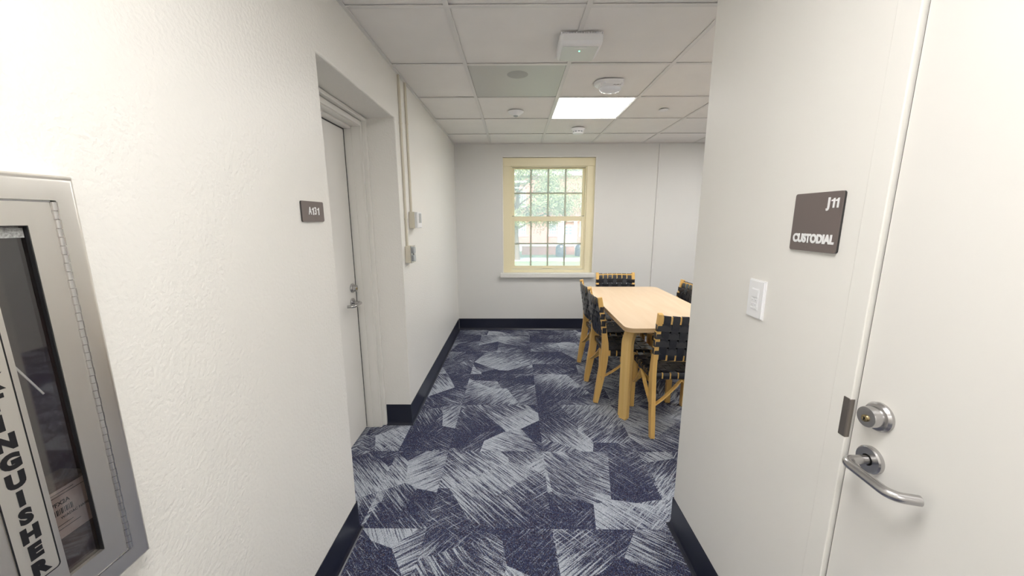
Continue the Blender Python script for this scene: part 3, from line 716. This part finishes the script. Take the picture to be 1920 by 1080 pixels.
# ------------------------------------------------------------------ window
w = boxo('window_1', 'wintrim', (WX0+.002, WX1-.002, YB+.09, YB+.10, WZ0, WZ1), None)
bpy.data.objects.remove(w)
WY = YB+.030          # front plane of the casing, set back in the reveal
w = empty('window_1', T(0, WY, 0)); struct(w, 'cream double-hung sash window with sixteen panes in the end wall', 'window')
a0, a1, b0, b1 = WX0+.0005, WX1-.0005, WZ0+.005, WZ1-.006   # casing outside
i0, i1, k0, k1 = -.050, .892, .800, 2.082                 # casing inside
boxo('side_casing', 'wintrim', (a0, i0, 0, .11, b0, k1), w, .002); boxo('side_casing', 'wintrim', (i1, a1, 0, .11, b0, k1), w, .002)
boxo('head_casing', 'wintrim', (a0, a1, -.003, .11, k1, b1), w, .002); boxo('bottom_rail', 'wintrim', (i0, i1, .0, .11, b0, k0), w, .002)
boxo('stop_bead', 'wintrim', (i0, i0+.014, .010, .10, k0, k1), w, .002); boxo('stop_bead', 'wintrim', (i1-.014, i1, .010, .10, k0, k1), w, .002)
boxo('stop_bead', 'wintrim', (i0, i1, .010, .10, k1-.012, k1), w, .002)
boxo('head_groove', 'steeldark', (i0+.012, i1-.012, .02, .024, k1-.016, k1-.012), w)
def sash(name, x0, x1, z0, z1, y0, st_, top, bot):
    s = empty(name); s.parent = w
    s.matrix_local = Matrix.Identity(4)
    boxo('stile', 'wintrim', (x0, x0+st_, y0, y0+.035, z0, z1), s, .002); boxo('stile', 'wintrim', (x1-st_, x1, y0, y0+.035, z0, z1), s, .002)
    boxo('rail', 'wintrim', (x0+st_, x1-st_, y0, y0+.035, z1-top, z1), s, .002); boxo('rail', 'wintrim', (x0+st_, x1-st_, y0, y0+.035, z0, z0+bot), s, .002)
    gx0, gx1, gz0, gz1 = x0+st_, x1-st_, z0+bot, z1-top; mw = .0185
    cw = (gx1-gx0-3*mw)/4; ch = (gz1-gz0-mw)/2
    for k in range(3): boxo('muntin', 'muntin', (gx0+cw*(k+1)+mw*k, gx0+(cw+mw)*(k+1), y0+.006, y0+.030, gz0, gz1), s, .003)
    for k in range(4): boxo('muntin', 'muntin', (gx0+(cw+mw)*k, gx0+(cw+mw)*k+cw, y0+.007, y0+.029, gz0+ch, gz0+ch+mw), s, .003)
    for k in range(4):
        for q in range(2):
            boxo('pane', 'pane', (gx0+(cw+mw)*k-.002, gx0+(cw+mw)*k+cw+.002, y0+.0165, y0+.0185, gz0+(ch+mw)*q-.002, gz0+(ch+mw)*q+ch+.002), s)
    return s
up_ = sash('upper_sash', -.036, .878, 1.425, 2.070, .060, .030, .016, .045)
lo_ = sash('lower_sash', -.036, .878, .806, 1.474, .018, .034, .060, .040)
for x in (-.028, .42, .870):
    boxo('sash_lock', 'steeldark', (x-.02, x+.02, .020, .045, 1.474, 1.481), lo_, .002)
boxo('lift', 'wintrim', (.36, .48, .004, .020, .818, .828), lo_, .003)
for d in ((WX0-.008, WX0+.006, b0, WZ1+.008), (WX1-.006, WX1+.008, b0, WZ1+.008)):
    boxo('corner_bead', 'stool', (d[0], d[1], YB-WY-.0035, YB-WY+.012, d[2], d[3]), w, .003)
boxo('corner_bead', 'stool', (WX0+.006, WX1-.006, YB-WY-.0035, YB-WY+.012, WZ1-.006, WZ1+.008), w, .003)
boxo('stool', 'stool', (-.184, 1.016, -WY+YB-.055, .08, .703, .7595), w, .006, 2)

# ------------------------------------------------------------------ table
tb = empty('dining_table', T(1.102, 3.09, 0))
tag(tb, 'pale rectangular wooden dining table with bentwood legs', 'table')
bm = bmesh.new(); prism(bm, rrect(-.376, .376, -.755, .755, .06, 8), .7105, .738); fin(bm, 'table_edge', 'plyedge', tb, smooth=40)
bm = bmesh.new(); prism(bm, rrect(-.376, .376, -.755, .755, .06, 8), .738, .7405); fin(bm, 'table_top', 'laminate', tb, smooth=40)
def bent_leg(sx, sy):
    """leg bends inward along the table diagonal"""
    ang = math.radians(38)
    d = Vector((-sx*math.cos(ang), -sy*math.sin(ang), 0)); s = Vector((-d.y, d.x, 0))
    foot = Vector((sx*.303, sy*.572, 0)); pts = []; sec = []; R = .125
    zt = .7105-.019
    for z, th in ((0.0015, .030), (.30, .030), (.36, .031), (.42, .037), (.48, .038), (zt-R, .038)):
        pts.append(foot+Vector((0, 0, z))+d*(-(.038-th)/2)); sec.append(rect(.080, th))
    for k in range(1, 9):
        a = PI/2*k/8; pts.append(foot+d*(R*(1-math.cos(a)))+Vector((0, 0, zt-R+R*math.sin(a)))); sec.append(rect(.080, .038))
    pts.append(foot+d*(R+.13)+Vector((0, 0, zt))); sec.append(rect(.080, .036))
    bm = bmesh.new(); sweep(bm, pts, sec, ups=tuple(s))
    low = [e for e in bm.edges if len(e.link_faces) == 2 and min(v.co.z for v in e.verts) < .002 and abs((e.verts[0].co-e.verts[1].co).z) < 1e-4 and abs((e.verts[0].co-e.verts[1].co).dot(d)) > .01]
    bmesh.ops.bevel(bm, geom=low, offset=.014, segments=4, affect='EDGES')
    lng = [e for e in bm.edges if len(e.link_faces) == 2 and e.calc_face_angle(0) > 1.2 and e.calc_length() > .012]
    bmesh.ops.bevel(bm, geom=lng, offset=.003, segments=2, affect='EDGES')
    fin(bm, 'leg', 'tableleg', tb, smooth=40)
for sx in (-1, 1):
    for sy in (-1, 1): bent_leg(sx, sy)

# ------------------------------------------------------------------ woven chair (local: +y = front, origin on the floor)
HW = .1975                                   # half distance between leg centres
def post_y(z):                               # centre line of the rear post
    K = [(0, -.232), (.15, -.208), (.30, -.186), (.42, -.174), (.50, -.176), (.60, -.188), (.72, -.206), (.857, -.232)]
    for (z0, y0), (z1, y1) in zip(K, K[1:]):
        if z <= z1: return y0+(y1-y0)*(z-z0)/(z1-z0)
    return K[-1][1]
def bow(x): return -.030*(1-(x/HW)**2)
NB, PITCH, SW = 7, .0525, .0425
def chair_proto():
    r = empty('woven_chair')
    # rear legs / posts
    for s in (-1, 1):
        pts, sec = [], []
        for z, dp in ((.004, .036), (.1, .046), (.2, .054), (.3, .058), (.37, .059), (.43, .056), (.5, .048), (.56, .040), (.62, .036), (.70, .034), (.78, .033), (.857, .032)):
            pts.append((s*HW, post_y(z), z)); sec.append(rect(.028, dp))
        bm = bmesh.new(); sweep(bm, pts, sec, ups=(1, 0, 0))
        lng = [e for e in bm.edges if len(e.link_faces) == 2 and e.calc_face_angle(0) > 1.2]; bmesh.ops.bevel(bm, geom=lng, offset=.0022, segments=2, affect='EDGES')
        lg = fin(bm, 'leg', 'maple', r, smooth=35)
        boxo('foot_pad', 'rubber', (s*HW-.009, s*HW+.009, post_y(0)-.011, post_y(0)+.011, .0005, .005), lg)
        for z in (.205, .222):
            bm = bmesh.new(); cyl(bm, .0028, .0028, 0, .002, 8, T(s*HW, post_y(z)+.006*(1 if z < .21 else -.4), z) @ Matrix.Rotation(s*PI/2, 4, 'Y') @ T(0, 0, .0135)); fin(bm, 'screw', 'steeldark', lg)
        # front legs
        bm = bmesh.new(); sweep(bm, [(s*HW, .208, .004), (s*HW, .206, .22), (s*HW, .204, .437)], [rect(.028, .034), rect(.028, .040), rect(.028, .044)], ups=(1, 0, 0))
        lng = [e for e in bm.edges if len(e.link_faces) == 2 and e.calc_face_angle(0) > 1.2]; bmesh.ops.bevel(bm, geom=lng, offset=.0022, segments=2, affect='EDGES')
        fl = fin(bm, 'leg', 'maple', r, smooth=35)
        boxo('foot_pad', 'rubber', (s*HW-.009, s*HW+.009, .198, .218, .0005, .005), fl)
    # seat frame
    ST, SB = .436, .392
    bm = bmesh.new()
    for s in (-1, 1): box(bm, s*HW-.011, s*HW+.011, -.150, .184, SB+.003, ST-.003, .003, 1)
    for y in (-.160, .204): box(bm, -HW+.014, HW-.014, y-.011, y+.011, SB+.003, ST-.003, .003, 1)
    seat = fin(bm, 'seat', 'maple', r)
    cyc = .020
    nx = [(-(NB-1)/2+k)*PITCH for k in range(NB)]
    ny = [cyc+(-(NB-2)/2+k)*PITCH for k in range(NB-1)]
    def strap_loop(name, parent, path, side):
        bm = bmesh.new(); sweep(bm, path, rect(SW, .0022), ups=side, closed=True); fin(bm, name, 'strap', parent, smooth=60)
    A = .0026; DIP = .010
    def sag(x, y): return -DIP*max(0, 1-(x/HW)**2)*max(0, 1-((y-cyc)/.2)**2)
    for i, x in enumerate(nx):                      # straps running front to back
        top = [(x, -.1725, ST-.006), (x, -.168, ST+.0005)]
        for j, y in enumerate(ny): top.append((x, y, ST+.0005+(A if (i+j) % 2 else -A)+sag(x, y)))
        top += [(x, .212, ST+.0005), (x, .2165, ST-.006)]
        botm = [(x, .2165, SB+.006), (x, .212, SB-.0005)]
        for j, y in reversed(list(enumerate(ny))): botm.append((x, y, SB+.003+(A if (i+j) % 2 else -A)))
        botm += [(x, -.168, SB-.0005), (x, -.1725, SB+.006)]
        strap_loop('strap', seat, top+botm, (1, 0, 0))
    E_ = HW+.0125
    for j, y in enumerate(ny):                      # straps running side to side
        top = [(-E_, y, ST-.006), (-E_+.005, y, ST+.0005)]
        for i, x in enumerate(nx): top.append((x, y, ST+.0005+(-A if (i+j) % 2 else A)+sag(x, y)))
        top += [(E_-.005, y, ST+.0005), (E_, y, ST-.006)]
        botm = [(E_, y, SB+.006), (E_-.005, y, SB-.0005)]
        for i, x in reversed(list(enumerate(nx))): botm.append((x, y, SB+.003+(-A if (i+j) % 2 else A)))
        botm += [(-E_+.005, y, SB-.0005), (-E_, y, SB+.006)]
        strap_loop('strap', seat, top+botm, (0, 1, 0))
    # backrest rails (bowed), straps
    bk = None
    for z0, z1, nm in ((.792, .840, 'backrest'), (.538, .580, 'lower_rail')):
        pts = [(x, post_y((z0+z1)/2)+bow(x), (z0+z1)/2) for x in [(-1+2*k/14)*(HW-.012) for k in range(15)]]
        bm = bmesh.new(); sweep(bm, pts, rect(z1-z0, .018), ups=(0, -.10, 1))
        if bk is None: bk = fin(bm, nm, 'maple', r, smooth=40)
        else: fin(bm, nm, 'maple', bk, smooth=40)
    hz = [.764, .7095, .655, .6005]
    HT = .0115
    for i, x in enumerate(nx):
        f = []; zs = [.8435, .820, .795]+hz+[.572, .545, .5355]
        ys = lambda z: post_y(z)+bow(x)
        for z in zs:
            wv = 0
            if z in hz: wv = A if (i+hz.index(z)) % 2 else -A
            f.append((z, wv))
        front = [(x, ys(.8435)+.006, .8435)] + [(x, ys(z)+HT+wv, z) for z, wv in f[1:-1]] + [(x, ys(.5355)+.006, .5355)]
        back = [(x, ys(.5355)-.006, .5355)] + [(x, ys(z)-HT-wv, z) for z, wv in reversed(f[1:-1])] + [(x, ys(.8435)-.006, .8435)]
        strap_loop('strap', bk, front+back, (1, .06*x/HW**2, 0))
    for j, z in enumerate(hz):
        py = post_y(z); PX = HW+.0155
        front = [(-PX, py+.010, z), (-PX+.004, py+.0185, z), (-HW+.013, py+.0185, z)]
        for i, x in enumerate(nx): front.append((x, py+bow(x)+HT+(-A if (i+j) % 2 else A), z))
        front += [(HW-.013, py+.0185, z), (PX-.004, py+.0185, z), (PX, py+.010, z)]
        back = [(PX, py-.010, z), (PX-.004, py-.0185, z), (HW-.013, py-.0185, z)]
        for i, x in reversed(list(enumerate(nx))): back.append((x, py+bow(x)-HT-(-A if (i+j) % 2 else A), z))
        back += [(-HW+.013, py-.0185, z), (-PX+.004, py-.0185, z), (-PX, py-.010, z)]
        strap_loop('strap', bk, front+back, (0, 0, 1))
    # bent braces: an inverted V under each seat rail
    def brace(p0, apex, p1, side):
        P0, AP, P1 = Vector(p0), Vector(apex), Vector(p1); pts = []
        for k in range(9):
            t = k/8; q = P0.lerp(AP, t); q.z -= .014*math.sin(PI*t)*(1 if t < 1 else 0); pts.append(q)
        for k in range(1, 9):
            t = k/8; q = AP.lerp(P1, t); q.z -= .014*math.sin(PI*t); pts.append(q)
        bm = bmesh.new(); sweep(bm, pts, rect(.024, .009), ups=side); fin(bm, 'brace', 'maple', r, smooth=50)
    for s in (-1, 1): brace((s*HW, .186, .215), (s*HW, .03, .384), (s*HW, -.174, .225), (1, 0, 0))
    brace((-HW+.014, -.200, .225), (0, -.160, .384), (HW-.014, -.200, .225), (0, 1, 0)); brace((-HW+.014, .206, .215), (0, .204, .384), (HW-.014, .206, .215), (0, 1, 0))
    return r
proto = chair_proto()
def copy_tree(o, parent=None):
    c = o.copy(); COL.objects.link(c); c.parent = parent
    for ch in list(o.children): copy_tree(ch, c)
    return c
# position given by the mid-point between rear posts at the floor, and the facing direction
chairs = [
    (1.111, 2.262, 0, 'woven black strap chair at the near end of the table, back to the viewer'),
    (.642, 2.952, -PI/2, 'woven black strap chair nearest the viewer on the left table side'),
    (.652, 3.400, -PI/2, 'woven black strap chair on the left table side closer to the window'),
    (1.110, 4.078, PI, 'woven black strap chair at the far table end, backed to the window wall'),
    (1.640, 3.386, PI/2, 'woven black strap chair on the right table side with pale strap reflections'),
    (1.655, 2.955, PI/2, 'woven black strap chair on the right table side hidden behind the corner'),
]
for k, (x, y, a, lab) in enumerate(chairs):
    o = proto if k == 0 else copy_tree(proto)
    off = RZ(a) @ Vector((0, .232, 0))
    o.matrix_world = T(x+off.x, y+off.y, 0) @ RZ(a)
    tag(o, lab, 'chair', 'woven strap chairs around the table')

# ------------------------------------------------------------------ outdoors
GZ = -1.6
struct(boxo('ground', 'grass', (-60, 70, YB+.6, 90, GZ-.3, GZ)), 'pale green lawn outside the window', 'lawn')
pth = boxo('path', 'concrete', (-40, 50, 26.9, 29.2, GZ-.1, GZ+.02), None); struct(pth, 'pale concrete path crossing the lawn', 'path')
plaza = boxo('plaza', 'concrete', (-30, 50, 35.5, 46, GZ-.1, GZ+.03), None); struct(plaza, 'pale paved strip in front of the brick building', 'pavement')
# low brick wall
lw = empty('garden_wall', T(0, 31.8, GZ)); bm = bmesh.new()
box(bm, .6, 5.1, 0, .45, 0, .72); fin(bm, 'brickwork', 'brick', lw)
boxo('cap', 'stone', (.5, 5.2, -.06, .51, .72, .84), lw)
tag(lw, 'low brick garden wall with pale stone cap outside the window', 'garden wall')
# building
bd = empty('brick_building', T(0, 47, GZ)); bm = bmesh.new()
wins = []
for x in (-10.2, -6.4, -2.6, .9, 4.75, 8.6, 12.4, 16.2):
    wins.append((x-.48, x+.48, 1.0, 2.75))
    wins.append((x-.48, x+.48, 4.5, 6.4))
door = (6.15, 7.35, .0, 2.3)
wall_grid(bm, [-16, 22], [0, 8.2], wins+[door], .35, lambda u, v, w_: (u, w_, v))
fin(bm, 'facade', 'brick', bd)
boxo('body', 'brick', (-16, 22, .5, 9, 0, 8.2), bd); boxo('cornice', 'bwhite', (-16.3, 22.3, -.35, .4, 8.2, 8.7), bd)
bm = bmesh.new(); prism(bm, [(-.4, 8.7), (9.4, 8.7), (4.5, 11.6)], -16.3, 22.3)
bmesh.ops.transform(bm, verts=bm.verts, matrix=Matrix(((0, 0, 1, 0), (1, 0, 0, 0), (0, 1, 0, 0), (0, 0, 0, 1)))); fin(bm, 'roof', 'roof', bd)
for x0, x1, z0, z1 in wins:
    bm = bmesh.new(); ring_prism(bm, (x0, x1, z0, z1), (x0+.09, x1-.09, z0+.09, z1-.09), -.15, -.05)
    bmesh.ops.transform(bm, verts=bm.verts, matrix=BW); f = fin(bm, 'window', 'bwhite', bd)
    boxo('pane', 'bglass', (x0+.05, x1-.05, .14, .16, z0+.05, z1-.05), f)
    boxo('window_ledge', 'bwhite', (x0-.1, x1+.1, -.1, .1, z0-.14, z0), f)
    bm = bmesh.new()
    for k in (1, 2): box(bm, x0+(x1-x0)*k/3-.02, x0+(x1-x0)*k/3+.02, .09, .135, z0+.05, z1-.05)
    for k in (1, 2, 3): box(bm, x0+.05, x1-.05, .095, .13, z0+(z1-z0)*k/4-.02, z0+(z1-z0)*k/4+.02)
    fin(bm, 'glazing_bars', 'bwhite', f)
dw = boxo('entrance_door', 'bwhite', (6.15, 7.35, .1, .18, 0, 2.3), bd)
for k in range(2):
    for q in range(3): boxo('door_pane', 'bglass', (6.32+k*.46, 6.68+k*.46, .085, .1, 1.1+q*.36, 1.38+q*.36), dw)
boxo('pilaster', 'bwhite', (5.35, 6.15, -.15, .05, 0, 2.7), bd); boxo('pilaster', 'bwhite', (7.35, 7.75, -.15, .05, 0, 2.7), bd); boxo('entablature', 'bwhite', (5.2, 7.9, -.25, .05, 2.7, 3.2), bd)
tag(bd, 'red brick building with white windows and door seen through the window', 'building')
# litter bins
def bin_(x, y, lab):
    r = empty('litter_bin', T(x, y, GZ))
    bm = bmesh.new(); lathe(bm, [(0, .0), (.36, .0), (.41, .12), (.42, .62), (.39, .66)], 28); fin(bm, 'body', 'bin', r, smooth=40)
    bm = bmesh.new(); lathe(bm, [(.41, .66), (.38, .80), (.27, .94), (.12, 1.0), (0, 1.01)], 28); fin(bm, 'dome_lid', 'bin', r, smooth=50)
    bm = bmesh.new(); lathe(bm, [(0, 0), (.09, 0), (.09, .05), (0, .05)], 18, T(0, -.30, .83) @ Matrix.Rotation(math.radians(60), 4, 'X')); fin(bm, 'opening', 'stone', r, smooth=40)
    bm = bmesh.new(); lathe(bm, [(.415, .62), (.43, .64), (.43, .68), (.41, .69)], 28); fin(bm, 'rim', 'steeldark', r, smooth=40)
    tag(r, lab, 'litter bin', 'outdoor bins')
bin_(3.72, 30.2, 'dark domed litter bin in front of the low brick wall')
bin_(5.35, 30.6, 'dark domed litter bin at the right edge of the window view')
# trees
def tree(x, y, h, crown, nleaf, seed, lab, trunk_r=.19):
    rnd = random.Random(seed); r = empty('tree', T(x, y, GZ))
    bm = bmesh.new(); sweep(bm, [(0, 0, -.1), (.03, 0, .8), (-.05, .05, 1.8), (.05, .1, h*.55), (.1, .1, h*.85)], [circ(trunk_r*k, 10) for k in (1.35, 1.0, .9, .7, .3)], ups=(1, 0, 0)); fin(bm, 'trunk', 'bark', r, smooth=60)
    ends = []
    for k in range(16):
        a = k*2.4+rnd.random(); z0 = h*(.28+.45*rnd.random()); L = 1.6+2.6*rnd.random()
        e = Vector((math.cos(a)*L, math.sin(a)*L*.8, z0+.2+1.7*rnd.random()))
        bm = bmesh.new(); m_ = Vector((.03, .05, z0)).lerp(e, .55)+Vector((0, 0, .35)); sweep(bm, [(.03, .05, z0), m_, e], [circ(.075, 7), circ(.05, 7), circ(.02, 7)], ups=(.3, .2, 1)); fin(bm, 'branch', 'bark', r, smooth=60); ends.append(e)
    vs_, fs = [], []
    blobs = [(e+Vector((rnd.gauss(0, .3), rnd.gauss(0, .3), rnd.gauss(.1, .3))), .7+.6*rnd.random()) for e in ends for _ in range(3)]
    for k in range(crown[2]): 
        a = rnd.random()*2*PI; q = math.sqrt(rnd.random())*crown[0]
        blobs.append((Vector((math.cos(a)*q, math.sin(a)*q*.8, crown[1]+rnd.uniform(-1, 1)*crown[3])), .6+.5*rnd.random()))
    for k in range(nleaf):
        c, s = blobs[rnd.randrange(len(blobs))]
        d = Vector((rnd.gauss(0, 1), rnd.gauss(0, 1), rnd.gauss(0, .8))).normalized()*s*rnd.random()**.45
        p = c+d; u = Vector((rnd.gauss(0, 1), rnd.gauss(0, 1), rnd.gauss(0, 1))).normalized(); v = u.orthogonal().normalized(); ln, wd = .06+.045*rnd.random(), .028+.018*rnd.random()
        b = len(vs_); nrm = u.cross(v)*.02
        vs_ += [p-u*ln, p+v*wd+nrm, p+u*ln, p-v*wd+nrm]; fs += [(b, b+1, b+2), (b, b+2, b+3)]
    me = bpy.data.meshes.new('foliage'); me.from_pydata(vs_, [], fs); f = link('foliage', me, 'leaf', r); f['kind'] = 'stuff'
    tag(r, lab, 'tree', 'trees on the lawn')
tree(.15, 27.8, 7.5, (4.6, 4.9, 40, 2.2), 26000, 3, 'leafy tree whose trunk stands at the left of the window view')
tree(9.2, 37.5, 8.0, (4.0, 5.2, 36, 2.2), 12000, 11, 'leafy tree farther back in front of the brick building', .16)
